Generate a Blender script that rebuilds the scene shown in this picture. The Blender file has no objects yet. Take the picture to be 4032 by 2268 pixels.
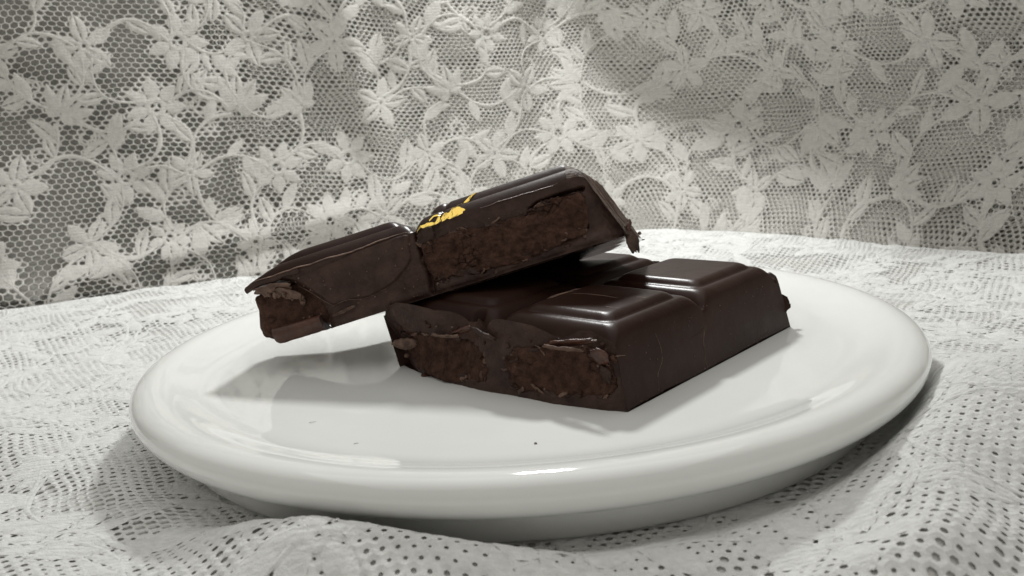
import bpy, math, random
import numpy as np
from mathutils import Matrix, Vector

random.seed(7); rng = np.random.default_rng(7)
S = 0.01                                   # everything below is written in centimetres
scene = bpy.context.scene

# ------------------------------------------------------------------ camera, light, exposure
CAM_C = np.array([0.0, -19.76136, 5.24949])
CAM_F = np.array([-0.01060241, 0.97814438, -0.20765635])
CAM_R = np.array([0.99723572, -0.00493011, -0.07413912])
CAM_U = np.array([0.07354253, 0.20786838, 0.97538825])
cd = bpy.data.cameras.new("camera"); cam = bpy.data.objects.new("camera", cd)
scene.collection.objects.link(cam); scene.camera = cam
M = Matrix.Identity(4)
for i in range(3):
    M[i][0] = CAM_R[i]; M[i][1] = CAM_U[i]; M[i][2] = -CAM_F[i]; M[i][3] = CAM_C[i] * S
cam.matrix_world = M
cd.sensor_fit = 'HORIZONTAL'; cd.sensor_width = 36; cd.lens = 18 / math.tan(math.radians(30))
cd.clip_start = 0.01; cd.clip_end = 50
cd.dof.use_dof = True; cd.dof.focus_distance = 0.180; cd.dof.aperture_fstop = 42

w = bpy.data.worlds.new("World"); scene.world = w; w.use_nodes = True
bg = w.node_tree.nodes["Background"]
bg.inputs[0].default_value = (1.0, 0.968, 0.89, 1); bg.inputs[1].default_value = 0.35

ld = bpy.data.lights.new("lamp", 'AREA'); ld.shape = 'DISK'; ld.size = 0.034; ld.energy = 0.95
ld.color = (0.985, 1.0, 0.99)
lamp = bpy.data.objects.new("lamp", ld); scene.collection.objects.link(lamp)
lamp.location = Vector((0.6, 19.5, 24.0)) * S
lamp.rotation_euler = (Vector((0.0, -2.0, -0.5)) * S - lamp.location).to_track_quat('-Z', 'Y').to_euler()

l2 = bpy.data.lights.new("ceiling_bounce", 'AREA'); l2.shape = 'SQUARE'; l2.size = 0.70; l2.energy = 1.25; l2.color = (.99, 1.0, .985)
soft = bpy.data.objects.new("ceiling_bounce", l2); scene.collection.objects.link(soft)
soft.location = Vector((-2.0, 2.0, 60.0)) * S

scene.view_settings.view_transform = 'Standard'; scene.view_settings.look = 'None'
scene.view_settings.exposure = 0.0; scene.view_settings.gamma = 1.0

# ------------------------------------------------------------------ numpy noise
def _hash(i, j, k, s=0):
    h = (i * 374761393 + j * 668265263 + k * 2147483647 + s * 1274126177) & 0xFFFFFFFF
    h = ((h ^ (h >> 13)) * 1274126177) & 0xFFFFFFFF
    h = ((h ^ (h >> 15)) * 2246822519) & 0xFFFFFFFF
    return ((h ^ (h >> 16)) & 0xFFFFFF) / float(0xFFFFFF)
def vnoise(x, y, z=0.0, s=0):
    x, y, z = np.broadcast_arrays(np.asarray(x, float), np.asarray(y, float), np.asarray(z, float))
    i, j, k = np.floor(x).astype(np.int64), np.floor(y).astype(np.int64), np.floor(z).astype(np.int64)
    fx, fy, fz = x - i, y - j, z - k
    fx, fy, fz = [f * f * (3 - 2 * f) for f in (fx, fy, fz)]
    r = 0
    for a in (0, 1):
        for b in (0, 1):
            for c in (0, 1):
                r = r + _hash(i + a, j + b, k + c, s) * (fx if a else 1 - fx) * (fy if b else 1 - fy) * (fz if c else 1 - fz)
    return r * 2 - 1
def fbm(x, y, z=0.0, o=4, s=0):
    r = 0; a = 1.0; f = 1.0; t = 0
    for q in range(o):
        r = r + a * vnoise(np.asarray(x) * f + q * 7.3, np.asarray(y) * f + q * 3.1, np.asarray(z) * f, s + q); t += a; a *= .5; f *= 2.03
    return r / t
def cells(x, y, s=0):
    """distance to nearest jittered point, and to the second nearest (crumbly lumps)"""
    x, y = np.broadcast_arrays(np.asarray(x, float), np.asarray(y, float))
    i, j = np.floor(x).astype(np.int64), np.floor(y).astype(np.int64)
    d1 = np.full(x.shape, 9.0); d2 = np.full(x.shape, 9.0)
    for a in (-1, 0, 1):
        for b in (-1, 0, 1):
            px = i + a + _hash(i + a, j + b, i * 0, s + 11); py = j + b + _hash(i + a, j + b, i * 0, s + 29)
            d = np.hypot(x - px, y - py)
            d2 = np.minimum(d2, np.maximum(d, d1)); d1 = np.minimum(d1, d)
    return d1, d2
def sst(t):
    t = np.clip(t, 0, 1); return t * t * (3 - 2 * t)
def smin(a, b, k):
    h = np.clip(.5 + .5 * (b - a) / k, 0, 1)
    return b * (1 - h) + a * h - k * h * (1 - h)
def sdf_poly(x, y, poly):
    """signed distance, negative inside"""
    x = np.asarray(x, float); y = np.asarray(y, float)
    d = np.full(x.shape, 1e9); ins = np.zeros(x.shape, bool); n = len(poly)
    for q in range(n):
        x0, y0 = poly[q]; x1, y1 = poly[(q + 1) % n]
        ex, ey = x1 - x0, y1 - y0
        t = np.clip(((x - x0) * ex + (y - y0) * ey) / (ex * ex + ey * ey + 1e-12), 0, 1)
        d = np.minimum(d, np.hypot(x - x0 - t * ex, y - y0 - t * ey))
        c = ((y0 > y) != (y1 > y)) & (x < (x1 - x0) * (y - y0) / (y1 - y0 + 1e-12) + x0)
        ins ^= c
    return np.where(ins, -d, d)
def interp(x, pts):
    p = np.array(pts, float); o = np.argsort(p[:, 0]); return np.interp(x, p[o, 0], p[o, 1])

# ------------------------------------------------------------------ materials
def newmat(name):
    m = bpy.data.materials.new(name); m.use_nodes = True
    nt = m.node_tree; nt.nodes.clear()
    out = nt.nodes.new("ShaderNodeOutputMaterial")
    return m, nt, out
def N(nt, t, **kw):
    n = nt.nodes.new(t)
    for k, v in kw.items():
        if k.startswith("i_"): n.inputs[k[2:].replace("_", " ")].default_value = v
        else: setattr(n, k, v)
    return n
def principled(name, ca, cb, rough, scale=200.0, bump=0.0, bscale=None, spec=0.5, rough2=None, coat=0.0, contrast=(.35, .65)):
    m, nt, out = newmat(name)
    p = N(nt, "ShaderNodeBsdfPrincipled"); L = nt.links
    tc = N(nt, "ShaderNodeTexCoord")
    no = N(nt, "ShaderNodeTexNoise", i_Scale=scale, i_Detail=5.0, i_Roughness=.6); L.new(tc.outputs['Object'], no.inputs['Vector'])
    cr = N(nt, "ShaderNodeValToRGB"); cr.color_ramp.elements[0].position = contrast[0]; cr.color_ramp.elements[1].position = contrast[1]
    cr.color_ramp.elements[0].color = (*ca, 1); cr.color_ramp.elements[1].color = (*cb, 1)
    L.new(no.outputs['Fac'], cr.inputs[0]); L.new(cr.outputs[0], p.inputs['Base Color'])
    p.inputs['Roughness'].default_value = rough; p.inputs['Specular IOR Level'].default_value = spec
    p.inputs['Coat Weight'].default_value = coat; p.inputs['Coat Roughness'].default_value = .06
    if rough2 is not None:
        n2 = N(nt, "ShaderNodeTexNoise", i_Scale=scale * .4, i_Detail=6.0); L.new(tc.outputs['Object'], n2.inputs['Vector'])
        mr = N(nt, "ShaderNodeMapRange"); mr.inputs[1].default_value = .35; mr.inputs[2].default_value = .7
        mr.inputs[3].default_value = rough; mr.inputs[4].default_value = rough2
        L.new(n2.outputs['Fac'], mr.inputs[0]); L.new(mr.outputs[0], p.inputs['Roughness'])
    if bump:
        nb = N(nt, "ShaderNodeTexNoise", i_Scale=bscale or scale, i_Detail=6.0, i_Roughness=.65); L.new(tc.outputs['Object'], nb.inputs['Vector'])
        b = N(nt, "ShaderNodeBump", i_Strength=1.0, i_Distance=bump); L.new(nb.outputs['Fac'], b.inputs['Height'])
        L.new(b.outputs[0], p.inputs['Normal'])
    L.new(p.outputs[0], out.inputs[0])
    return m
def lace_mat(name, col, transl, ribs=True):
    m, nt, out = newmat(name); L = nt.links
    tc = N(nt, "ShaderNodeUVMap")
    no = N(nt, "ShaderNodeTexNoise", i_Scale=5.0, i_Detail=4.0); L.new(tc.outputs[0], no.inputs['Vector'])
    cr = N(nt, "ShaderNodeValToRGB"); cr.color_ramp.elements[0].position = .3; cr.color_ramp.elements[1].position = .7
    cr.color_ramp.elements[0].color = (*[c * .86 for c in col], 1); cr.color_ramp.elements[1].color = (*col, 1)
    L.new(no.outputs['Fac'], cr.inputs[0])
    d = N(nt, "ShaderNodeBsdfDiffuse", i_Roughness=.8); t = N(nt, "ShaderNodeBsdfTranslucent")
    L.new(cr.outputs[0], d.inputs[0]); L.new(cr.outputs[0], t.inputs[0])
    nb = N(nt, "ShaderNodeTexNoise", i_Scale=13.0, i_Detail=5.0, i_Roughness=.7)
    L.new(tc.outputs[0], nb.inputs['Vector'])
    hgt = nb.outputs['Fac']
    if ribs:
        wv = N(nt, "ShaderNodeTexWave", i_Scale=2.6, i_Distortion=3.0, i_Detail=2.0, i_Detail_Scale=3.0); wv.bands_direction = 'Y'
        L.new(tc.outputs[0], wv.inputs['Vector'])
        ad = N(nt, "ShaderNodeMath", operation='MULTIPLY_ADD'); ad.inputs[1].default_value = .14
        L.new(wv.outputs['Fac'], ad.inputs[0]); L.new(nb.outputs['Fac'], ad.inputs[2]); hgt = ad.outputs[0]
    b = N(nt, "ShaderNodeBump", i_Strength=.8, i_Distance=.0006); L.new(hgt, b.inputs['Height'])
    L.new(b.outputs[0], d.inputs['Normal']); L.new(b.outputs[0], t.inputs['Normal'])
    mx = N(nt, "ShaderNodeMixShader"); mx.inputs[0].default_value = transl
    L.new(d.outputs[0], mx.inputs[1]); L.new(t.outputs[0], mx.inputs[2]); L.new(mx.outputs[0], out.inputs[0])
    return m

M_PLATE = principled("white_porcelain", (.735, .74, .72), (.765, .77, .75), .035, 30, spec=.55, coat=.2, rough2=.07, bump=.00002, bscale=60)
M_CHOC = principled("dark_chocolate", (.0205, .0080, .0052), (.039, .0180, .0125), .27, 55, bump=.00010, bscale=260, rough2=.52, spec=.15, contrast=(.30, .85))
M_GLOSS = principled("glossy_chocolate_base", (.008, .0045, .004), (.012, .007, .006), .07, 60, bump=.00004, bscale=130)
M_BREAK = principled("broken_chocolate", (.029, .0138, .0096), (.066, .034, .0245), .42, 210, bump=.00025, bscale=1000, spec=.28, rough2=.6)
M_FILL = principled("ganache_filling", (.052, .0250, .0172), (.112, .058, .0415), .76, 500, bump=.0010, bscale=1300, spec=.14)
M_FIBRE = principled("fibrous_broken_chocolate", (.036, .0205, .0145), (.115, .073, .052), .62, 300, bump=.0004, bscale=700, spec=.3)  # rough break, with the lamplight on the bar's end put into paler brown
M_FLAKE = principled("pale_chocolate_flake", (.075, .039, .026), (.20, .12, .085), .6, 500, bump=.0003, bscale=1200)
M_RED = principled("reddish_chocolate_shaving", (.050, .0175, .010), (.095, .037, .023), .38, 400, bump=.0002, bscale=900)
M_LACE = lace_mat("white_lace_thread", (.88, .865, .825), .22)
M_CLOTH = lace_mat("white_lace_thread_on_table", (.93, .93, .915), .06)
M_CNET = lace_mat("white_lace_net_on_table", (.92, .92, .905), .06, ribs=False)
M_NET = lace_mat("white_lace_net", (.87, .855, .815), .2, ribs=False)
M_LIN = lace_mat("grey_lining_cloth", (.84, .83, .80), .0)
M_LINB = lace_mat("taupe_lining_cloth", (.42, .408, .38), .0)
M_TABLE = principled("dark_table_wood", (.10, .085, .07), (.16, .14, .115), .5, 40)
m, nt, out = newmat("gold_leaf")
p = N(nt, "ShaderNodeBsdfPrincipled"); p.inputs['Base Color'].default_value = (.83, .58, .14, 1); p.inputs['Metallic'].default_value = 1
p.inputs['Roughness'].default_value = .15; nt.links.new(p.outputs[0], out.inputs[0]); M_GOLD = m

# ------------------------------------------------------------------ mesh helpers
def link(name, verts, faces, mat, parent=None, smooth=True, uv=None):
    """verts in centimetres (world, or local to the parent's frame)"""
    v = np.asarray(verts, np.float32) * S
    me = bpy.data.meshes.new(name)
    f = np.asarray(faces, np.int32)
    nf, k = f.shape
    me.vertices.add(len(v)); me.vertices.foreach_set("co", v.ravel())
    me.loops.add(nf * k); me.loops.foreach_set("vertex_index", f.ravel())
    me.polygons.add(nf); me.polygons.foreach_set("loop_start", np.arange(0, nf * k, k, dtype=np.int32))
    if uv is not None:
        l = me.uv_layers.new(name="UVMap"); l.data.foreach_set("uv", np.asarray(uv, np.float32)[f.ravel()].ravel())
    me.update(calc_edges=True); me.validate()
    me.polygons.foreach_set("use_smooth", [smooth] * nf)
    me.materials.append(mat)
    o = bpy.data.objects.new(name, me); scene.collection.objects.link(o)
    if parent is not None: o.parent = parent
    return o
def gridfaces(nu, nv, off=0, flip=False):
    i = np.arange(nu - 1)[:, None] * nv + np.arange(nv - 1)[None, :]
    q = np.stack([i, i + nv, i + nv + 1, i + 1], -1).reshape(-1, 4) + off
    return q[:, ::-1] if flip else q
def grid(name, P, mat, parent=None, flip=False, uv=None, smooth=True):
    nu, nv = P.shape[:2]
    return link(name, P.reshape(-1, 3), gridfaces(nu, nv, 0, flip), mat, parent, smooth, None if uv is None else uv.reshape(-1, 2))
def empty(name, loc, label=None, cat=None, rot=None, group=None):
    o = bpy.data.objects.new(name, None); scene.collection.objects.link(o)
    mw = Matrix.Identity(4)
    if rot is not None:
        for i in range(3):
            for j in range(3): mw[i][j] = rot[j][i]
    for i in range(3): mw[i][3] = loc[i] * S
    o.matrix_world = mw; o.empty_display_size = .01
    if label: o['label'] = label
    if cat: o['category'] = cat
    if group: o['group'] = group
    return o
ICO = None
def ico():
    global ICO
    if ICO is None:
        import bmesh
        bm = bmesh.new(); bmesh.ops.create_icosphere(bm, subdivisions=2, radius=1)
        ICO = (np.array([v.co[:] for v in bm.verts]), np.array([[v.index for v in f.verts] for f in bm.faces])); bm.free()
    return ICO
def crumb(parent, pos, size, mat, name="crumb", seed=0, stretch=None):
    v, f = ico()
    r = 1 + .55 * fbm(v[:, 0] * 1.4 + seed * 3.7, v[:, 1] * 1.4, v[:, 2] * 1.4, 3)
    st = np.array(stretch if stretch is not None else rng.uniform(.6, 1.3, 3))
    A = rng.normal(size=(3, 3)); Q, _ = np.linalg.qr(A)
    p = (v * r[:, None] * st * size) @ Q + np.array(pos)
    return link(name, p, f, mat, parent)
def flake(parent, c, u, vv, mat, name="flake", curl=.2, thick=.025, seed=0, n=9):
    """thin ragged shaving: c centre, u and vv half-extent vectors"""
    c, u, vv = map(lambda t: np.array(t, float), (c, u, vv)); nn = np.cross(u, vv); nn /= np.linalg.norm(nn) + 1e-9
    a = np.linspace(-1, 1, n * 2); b = np.linspace(-1, 1, n)
    Aa, Bb = np.meshgrid(a, b, indexing='ij')
    e = 1 + .35 * fbm(Aa * 2.3 + seed * 5.1, Bb * 2.3, seed, 3)
    taper = np.clip(1 - .55 * np.abs(Aa) ** 2.5, .05, 1)
    P = c + (Aa * e)[..., None] * u + (Bb * e * taper)[..., None] * vv
    hgt = curl * (Aa ** 2 * .6 + Bb ** 2 * .5) * np.linalg.norm(u) + .03 * fbm(Aa * 3 + seed, Bb * 3, 1.7, 3)
    top = P + (hgt + thick / 2)[..., None] * nn; bot = P + (hgt - thick / 2)[..., None] * nn
    V = np.concatenate([top.reshape(-1, 3), bot.reshape(-1, 3)]); nu, nv = Aa.shape; k = nu * nv
    F = [gridfaces(nu, nv), gridfaces(nu, nv, k, True)]
    ring = [i * nv for i in range(nu)] + [(nu - 1) * nv + j for j in range(1, nv)] + [i * nv + nv - 1 for i in range(nu - 2, -1, -1)] + [j for j in range(nv - 2, 0, -1)]
    ring = np.array(ring); r2 = np.roll(ring, -1)
    F.append(np.stack([ring, ring + k, r2 + k, r2], -1))
    return link(name, V, np.concatenate(F), mat, parent)
def tube(parent, pts, rad, mat, name, sides=5):
    P = np.array(pts, float)
    # resample smoothly
    t = np.linspace(0, len(P) - 1, (len(P) - 1) * 5 + 1)
    P = np.stack([np.interp(t, np.arange(len(P)), P[:, i]) for i in range(3)], -1)
    for _ in range(2): P[1:-1] = (P[:-2] + 2 * P[1:-1] + P[2:]) / 4
    T = np.gradient(P, axis=0); T /= np.linalg.norm(T, axis=1)[:, None] + 1e-9
    ref = np.array([.31, .2, .93]); A = np.cross(T, ref); A /= np.linalg.norm(A, axis=1)[:, None] + 1e-9; B = np.cross(T, A)
    ang = np.linspace(0, 2 * np.pi, sides, endpoint=False)
    s = np.linspace(0, 1, len(P)); rr = rad * np.clip(np.minimum(s, 1 - s) * 6, .25, 1)
    V = P[:, None] + rr[:, None, None] * (np.cos(ang)[None, :, None] * A[:, None] + np.sin(ang)[None, :, None] * B[:, None])
    V = np.concatenate([V, V[:, :1]], 1)
    return grid(name, V, mat, parent)

# ------------------------------------------------------------------ plate
plate = empty("plate", (0, 0, -1.28), "round white porcelain plate with a thick rolled rim under the chocolate", "plate")
def lathe(name, prof, mat, parent, n=220, oz=0.0):
    p = np.array(prof, float)
    # smooth resample by chord length
    d = np.r_[0, np.cumsum(np.hypot(*np.diff(p, axis=0).T))]
    t = np.linspace(0, d[-1], 140)
    r = np.interp(t, d, p[:, 0]); z = np.interp(t, d, p[:, 1])
    for _ in range(4):
        r[1:-1] = (r[:-2] + 2 * r[1:-1] + r[2:]) / 4; z[1:-1] = (z[:-2] + 2 * z[1:-1] + z[2:]) / 4
    a = np.linspace(0, 2 * np.pi, n + 1)
    V = np.stack([r[:, None] * np.cos(a), r[:, None] * np.sin(a), z[:, None] + 0 * a], -1) - np.array([0, 0, oz])
    return grid(name, V, mat, parent, flip=True)
lathe("dish", [(0, -.2), (2, -.2), (4, -.2), (6.2, -.2), (6.8, -.185), (7.15, -.13), (7.45, -.03), (7.72, .08), (7.95, .14), (8.15, .155), (8.32, .11), (8.44, .03), (8.5, -.08), (8.49, -.22), (8.42, -.36), (8.30, -.47), (8.16, -.56), (8.02, -.63)], M_PLATE, plate, oz=-1.28)
lathe("foot_ring", [(8.02, -.63), (7.93, -.74), (7.82, -.92), (7.70, -1.10), (7.60, -1.23), (7.4, -1.28), (6.5, -1.27), (3, -1.25), (.01, -1.25)], M_PLATE, plate, oz=-1.28)
ZF = -.2
def speck(x, y, pts, rad, label):
    o = tube(None, [(x + a, y + b, ZF + .012 + c) for a, b, c in pts], rad, M_FLAKE if rad > .012 else M_BREAK, "lint")
    o['label'] = label; o['category'] = "lint"
speck(.02, -6.32, [(0, 0, 0), (.025, .02, .012), (.045, -.01, .0)], .0125, "tiny dark crumb lying alone on the white plate in front of the bars")
speck(-3.95, -4.55, [(-.07, 0, 0), (-.02, -.012, .01), (.06, .03, 0)], .0035, "short dark hair on the plate, the one farther from the rim")
speck(-2.95, -5.75, [(-.05, -.012, 0), (0, .0, .01), (.04, .02, 0)], .0035, "short dark hair on the plate, the one nearer the rim")

# ------------------------------------------------------------------ lower bar
EX = (.6745, .7383, 0); EY = (-.7383, .6745, 0)
low = empty("chocolate_bar", (1.6876, -5.1616, ZF), "flat block of four glossy dark chocolate squares with its broken filled edge in front", "chocolate", rot=(EX, EY, (0, 0, 1)))
XB = (.05, 3.07, 6.15); YB = (.20, 3.1, 6.05)
def prof(d, zg, s1, s2):
    return zg + s1 * sst(d / .27 * .62 + .0) * 1.0 + s2 * sst((d - .33) / .22)
def hlow(X, Y):
    dx = np.min([np.abs(X - b) for b in XB], axis=0)
    dy = np.min([np.abs(Y - b) for b in YB], axis=0)
    dy = np.where((Y < YB[0]) | (Y > YB[2]), 0, dy)
    d = np.maximum(smin(dx, dy, .22), 0)
    z = 1.09 + .345 * (1 - (1 - np.clip(d / .36, 0, 1)) ** 2.2) + .125 * (1 - (1 - np.clip((d - .40) / .22, 0, 1)) ** 2.2)
    # soften the bottom of the groove
    z = np.where(d < .06, z + (.06 - d) ** 2 * 6, z)
    wob = .012 * fbm(X * .9, Y * .9, 2.2, 3)
    zr = (Y + .01) * 1.2 / .28 + wob * 3
    zl = (6.22 - Y) * 1.2 / .10
    zb = (6.36 + .10 * fbm(Y * 1.2 + 4, Y * 0, 3.3, 3) - X) * 1.2 / .12
    h = smin(smin(zr, z, .15), smin(zl, zb, .05), .05)
    pit = np.exp(-(((X - .16) / .10) ** 2 + ((Y - 3.62) / .13) ** 2) ** 2)
    return np.maximum(h, 0) - .30 * pit + wob * .35
ETOP = [(-.1, 0), (0, 0), (.28, .10), (.6, .16), (.85, .20), (1.14, .16), (1.6, .0), (2.2, -.17), (2.9, -.24), (3.25, -.2), (3.5, -.02), (3.75, .0), (4.0, -.2), (4.5, -.38), (5.2, -.46), (5.7, -.42), (6.0, -.3), (6.3, -.2)]
EBOT = [(-.1, 0), (0, 0), (.3, -.1), (.7, -.2), (1.4, -.33), (2.3, -.37), (3.1, -.46), (4.07, -.44), (5.2, -.26), (5.9, -.07), (6.3, .1)]
def etop(Y): return interp(Y, ETOP) + .035 * fbm(Y * 3.1, 0 * Y, .4, 4)
def ebot(Y): return interp(Y, EBOT) + .025 * fbm(Y * 4.1, 0 * Y, 5.4, 3)
def lean(Y, t): return Y - .42 * sst((Y - 4.9) / 1.25) * (1 - t)
def square(x0, x1, y0, y1, n=110):
    ys = np.linspace(y0, y1, n)
    if y0 == 0: ys = np.unique(np.r_[np.linspace(0, .42, 34), np.linspace(.42, y1, 90)])
    if y1 > 6: ys = np.unique(np.r_[np.linspace(y0, 5.9, 90), np.linspace(5.9, y1, 30)])
    s = np.linspace(0, 1, n)
    if x1 > 6: s = np.unique(np.r_[np.linspace(0, .93, n), np.linspace(.93, 1, 40)])
    xa = etop(ys) if x0 is None else np.full(ys.shape, x0)
    X = xa[None] + (x1 - xa[None]) * s[:, None]; Y = np.broadcast_to(ys[None], X.shape)
    if x0 is None:   # the side wall leans back with the front break
        pass
    Z = hlow(X, Y); return grid("square", np.stack([X, lean(Y, np.clip(Z / 1.1, 0, 1)), Z], -1), M_CHOC, low)
square(None, XB[1], 0, YB[1]); square(None, XB[1], YB[1], 6.22); square(XB[1], 6.48, 0, YB[1]); square(XB[1], 6.48, YB[1], 6.22)
FILL_L = [(5.75, .78), (4.94, .87), (4.27, .9), (3.58, .84), (3.10, .66), (2.98, .43), (3.11, .24), (3.46, .13), (4.02, .09), (4.75, .12), (5.38, .22), (5.66, .31), (5.85, .5)]
FILL_R = [(2.34, .86), (1.88, .9), (1.38, .97), (.85, 1.03), (.52, .93), (.30, .7), (.25, .44), (.40, .28), (.88, .2), (1.6, .13), (2.2, .11), (2.41, .2), (2.54, .42), (2.56, .62)]
def front(Y, t):
    z = hlow(etop(Y), Y)
    x = ebot(Y) + (etop(Y) - ebot(Y)) * (t ** 1.6) + .05 * np.sin(np.pi * t)
    return x, t * z
def front_mesh():
    ys = np.linspace(0, 6.22, 460); ts = np.linspace(0, 1, 96)
    Y, T = np.meshgrid(ys, ts, indexing='ij'); X, Z = front(Y, T)
    rag = .12 * fbm(Y * 2.8, Z * 3.4, .7, 6)
    d = np.minimum(sdf_poly(Y, Z, FILL_L), sdf_poly(Y, Z, FILL_R)) + rag
    mk = sst(.45 + 1.6 * fbm(Y * 1.7 + 5, Z * 1.7, 6.6, 3)); rec = (.11 + .22 * mk) * sst((-d + .03) / (.05 + .12 * (1 - mk)))
    rough = (.040 * fbm(Y * 2.2, Z * 3, 3.1, 5) + .016 * np.abs(fbm(Y * 9, Z * 9, 8.1, 3))) * sst(np.minimum(T, 1 - T) / .08)
    X = X + rec + rough
    return grid("broken_face", np.stack([X, lean(Y, np.clip(Z / 1.1, 0, 1)), Z], -1), M_BREAK, low, flip=True)
front_mesh()
def filling_mesh(poly, parent, toP, seed, pad=.16, step=.0145, depth=.012, lumps=.06, mat=M_FILL):
    p = np.array(poly); a0, c0 = p.min(0) - pad; a1, c1 = p.max(0) + pad
    A, C = np.meshgrid(np.arange(a0, a1, step), np.arange(c0, c1, step), indexing='ij')
    d = sdf_poly(A, C, poly) + .12 * fbm(A * 2.8, C * 3.4, .7, 6)
    f1, f2 = cells(A * 6 + .8 * fbm(A * 3, C * 3, 1, 2), C * 6, seed); g1, g2 = cells(A * 17, C * 17, seed + 5)
    rel = -lumps * (1 - f1 ** 2) * (.35 + .65 * sst(.5 + fbm(A * 1.3, C * 1.3, seed, 3) * 1.6)) - .013 * (1 - g1)
    rel = rel + .05 * sst((.10 - (f2 - f1)) / .10) * sst(fbm(A * 1.8, C * 1.8, seed + 3., 3) * 3)
    rel = rel + .11 * fbm(A * 1.4, C * 1.7, seed + 9., 6) + .03 * fbm(A * 11, C * 11, seed + 2., 3)
    off = depth + rel + .30 * sst((d - .01 - .05 * fbm(A * 5, C * 5, seed + .3, 3)) / .06)
    return grid("filling", toP(A, C, off), mat, parent, flip=True)
def tolow(A, C, off):
    z = hlow(etop(A), A); t = np.clip(C / z, .01, .99); x, zz = front(A, t)
    return np.stack([x + off, lean(A, t), zz], -1)
filling_mesh(FILL_L, low, tolow, 3); filling_mesh(FILL_R, low, tolow, 8)
# underside
X, Y = np.meshgrid(np.linspace(0, 1, 30), np.linspace(0, 6.22, 60), indexing='ij'); e0 = ebot(Y)
grid("underside", np.stack([e0 + (6.34 - e0) * X, Y, 0 * X + .004], -1), M_CHOC, low, flip=True)
# shavings, flakes and crumbs on the broken edge
flake(low, (-.34, 3.66, 1.09), (-.02, .30, -.10), (-.05, .0, .05), M_RED, "shaving", .05, .05, 2)
flake(low, (-.42, 4.05, .95), (0, .36, -.03), (-.06, 0, .03), M_FLAKE, "shaving", .1, .03, 3)
flake(low, (-.36, 3.05, 1.10), (0, .28, .07), (-.03, 0, .07), M_BREAK, "shaving", .1, .04, 4)
flake(low, (-.30, 5.45, .56), (-.03, .36, -.05), (-.04, 0, .12), M_FLAKE, "flake", .25, .05, 5)
flake(low, (-.12, 1.12, 1.12), (0, .5, -.10), (-.06, 0, .06), M_RED, "shaving", .08, .03, 6)
flake(low, (-.20, 1.25, 1.01), (0, .42, -.02), (-.09, 0, .05), M_FLAKE, "flake", .1, .02, 7)
flake(low, (-.08, .52, .95), (-.02, .2, .02), (-.02, 0, .14), M_RED, "flake", .2, .03, 8)
flake(low, (-.06, .40, .62), (0, .12, .02), (-.03, 0, .16), M_BREAK, "flake", .2, .03, 9)
flake(low, (6.34, .18, .52), (.13, -.06, .02), (.02, .10, .16), M_CHOC, "flake", .2, .06, 10)
flake(low, (6.28, .42, 1.02), (.12, .10, .08), (.05, .16, -.05), M_CHOC, "flake", .25, .05, 11)
for k in range(90):
    if k % 3 == 0: y = rng.uniform(.25, 1.1); z = rng.uniform(.55, 1.12)
    elif k % 3 == 1: y = rng.choice([rng.uniform(3.0, 3.5), rng.uniform(5.2, 5.8), rng.uniform(2.2, 2.6)]); z = rng.uniform(.35, .95)
    else: y = rng.uniform(.3, 5.8); z = rng.choice([rng.uniform(.82, .98), rng.uniform(.1, .25)])
    x, zz = front(np.array(y), np.clip(z / 1.2, .02, .97))
    crumb(low, (float(x) + rng.uniform(-.02, .05), y, float(zz)), rng.uniform(.016, .05), [M_FILL, M_FILL, M_BREAK, M_FLAKE][k % 4], seed=k)
# pale shreds on the plateau, at the edge of the upper bar's shade
def onlow(pts, lift=.012):
    return [(x, y, float(hlow(np.array(x), np.array(y))) + lift) for x, y in pts]
tube(low, onlow([(.98, 2.52), (1.2, 2.58), (1.38, 2.56), (1.56, 2.48), (1.8, 2.50), (1.98, 2.46)]), .022, M_FLAKE, "shred")
tube(low, onlow([(1.02, 2.46), (1.25, 2.49), (1.5, 2.52), (1.72, 2.42)]), .018, M_FLAKE, "shred")
tube(low, onlow([(1.56, 2.42), (1.67, 2.01), (1.67, 1.56), (1.60, 1.25)], .003), .008, M_FLAKE, "shred")
# hairline scratches on the side wall
def onwall(pts): return [(x, float(np.interp(z, [0, 1.1, 1.3], [0, .255, .37])) - .006, z) for x, z in pts]
tube(low, onwall([(1.05, 1.36), (1.17, 1.26), (1.30, 1.06), (1.37, .78), (1.32, .56), (1.07, .37), (1.02, .15), (1.02, .01)]), .011, M_FLAKE, "scratch", 4)
tube(low, onwall([(2.97, .82), (2.78, .56), (2.70, .25), (2.71, .03)]), .009, M_FLAKE, "scratch", 4)
tube(low, onwall([(.0, .98), (.16, .95), (.33, .91)]), .009, M_FLAKE, "scratch", 4)
tube(low, onwall([(2.1, .72), (2.4, .70), (2.72, .74), (2.94, .80)]), .006, M_BREAK, "scratch", 4)
tube(low, onlow([(1.02, .66), (.97, .84), (.93, 1.0), (.98, 1.10)], .004), .010, M_FLAKE, "scratch", 4)
tube(low, onlow([(1.95, .62), (1.85, .80), (1.82, .98)], .004), .009, M_FLAKE, "scratch", 4)
for k in range(90):
    x = rng.uniform(.4, 5.8); z = rng.choice([rng.uniform(0.02, .12), rng.uniform(.3, 1.15), rng.uniform(.9, 1.2)])
    c = onwall([(x, z)])[0]; crumb(low, (c[0], c[1] - .004, c[2]), rng.uniform(.004, .013), M_FLAKE, "crumb", k)

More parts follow.
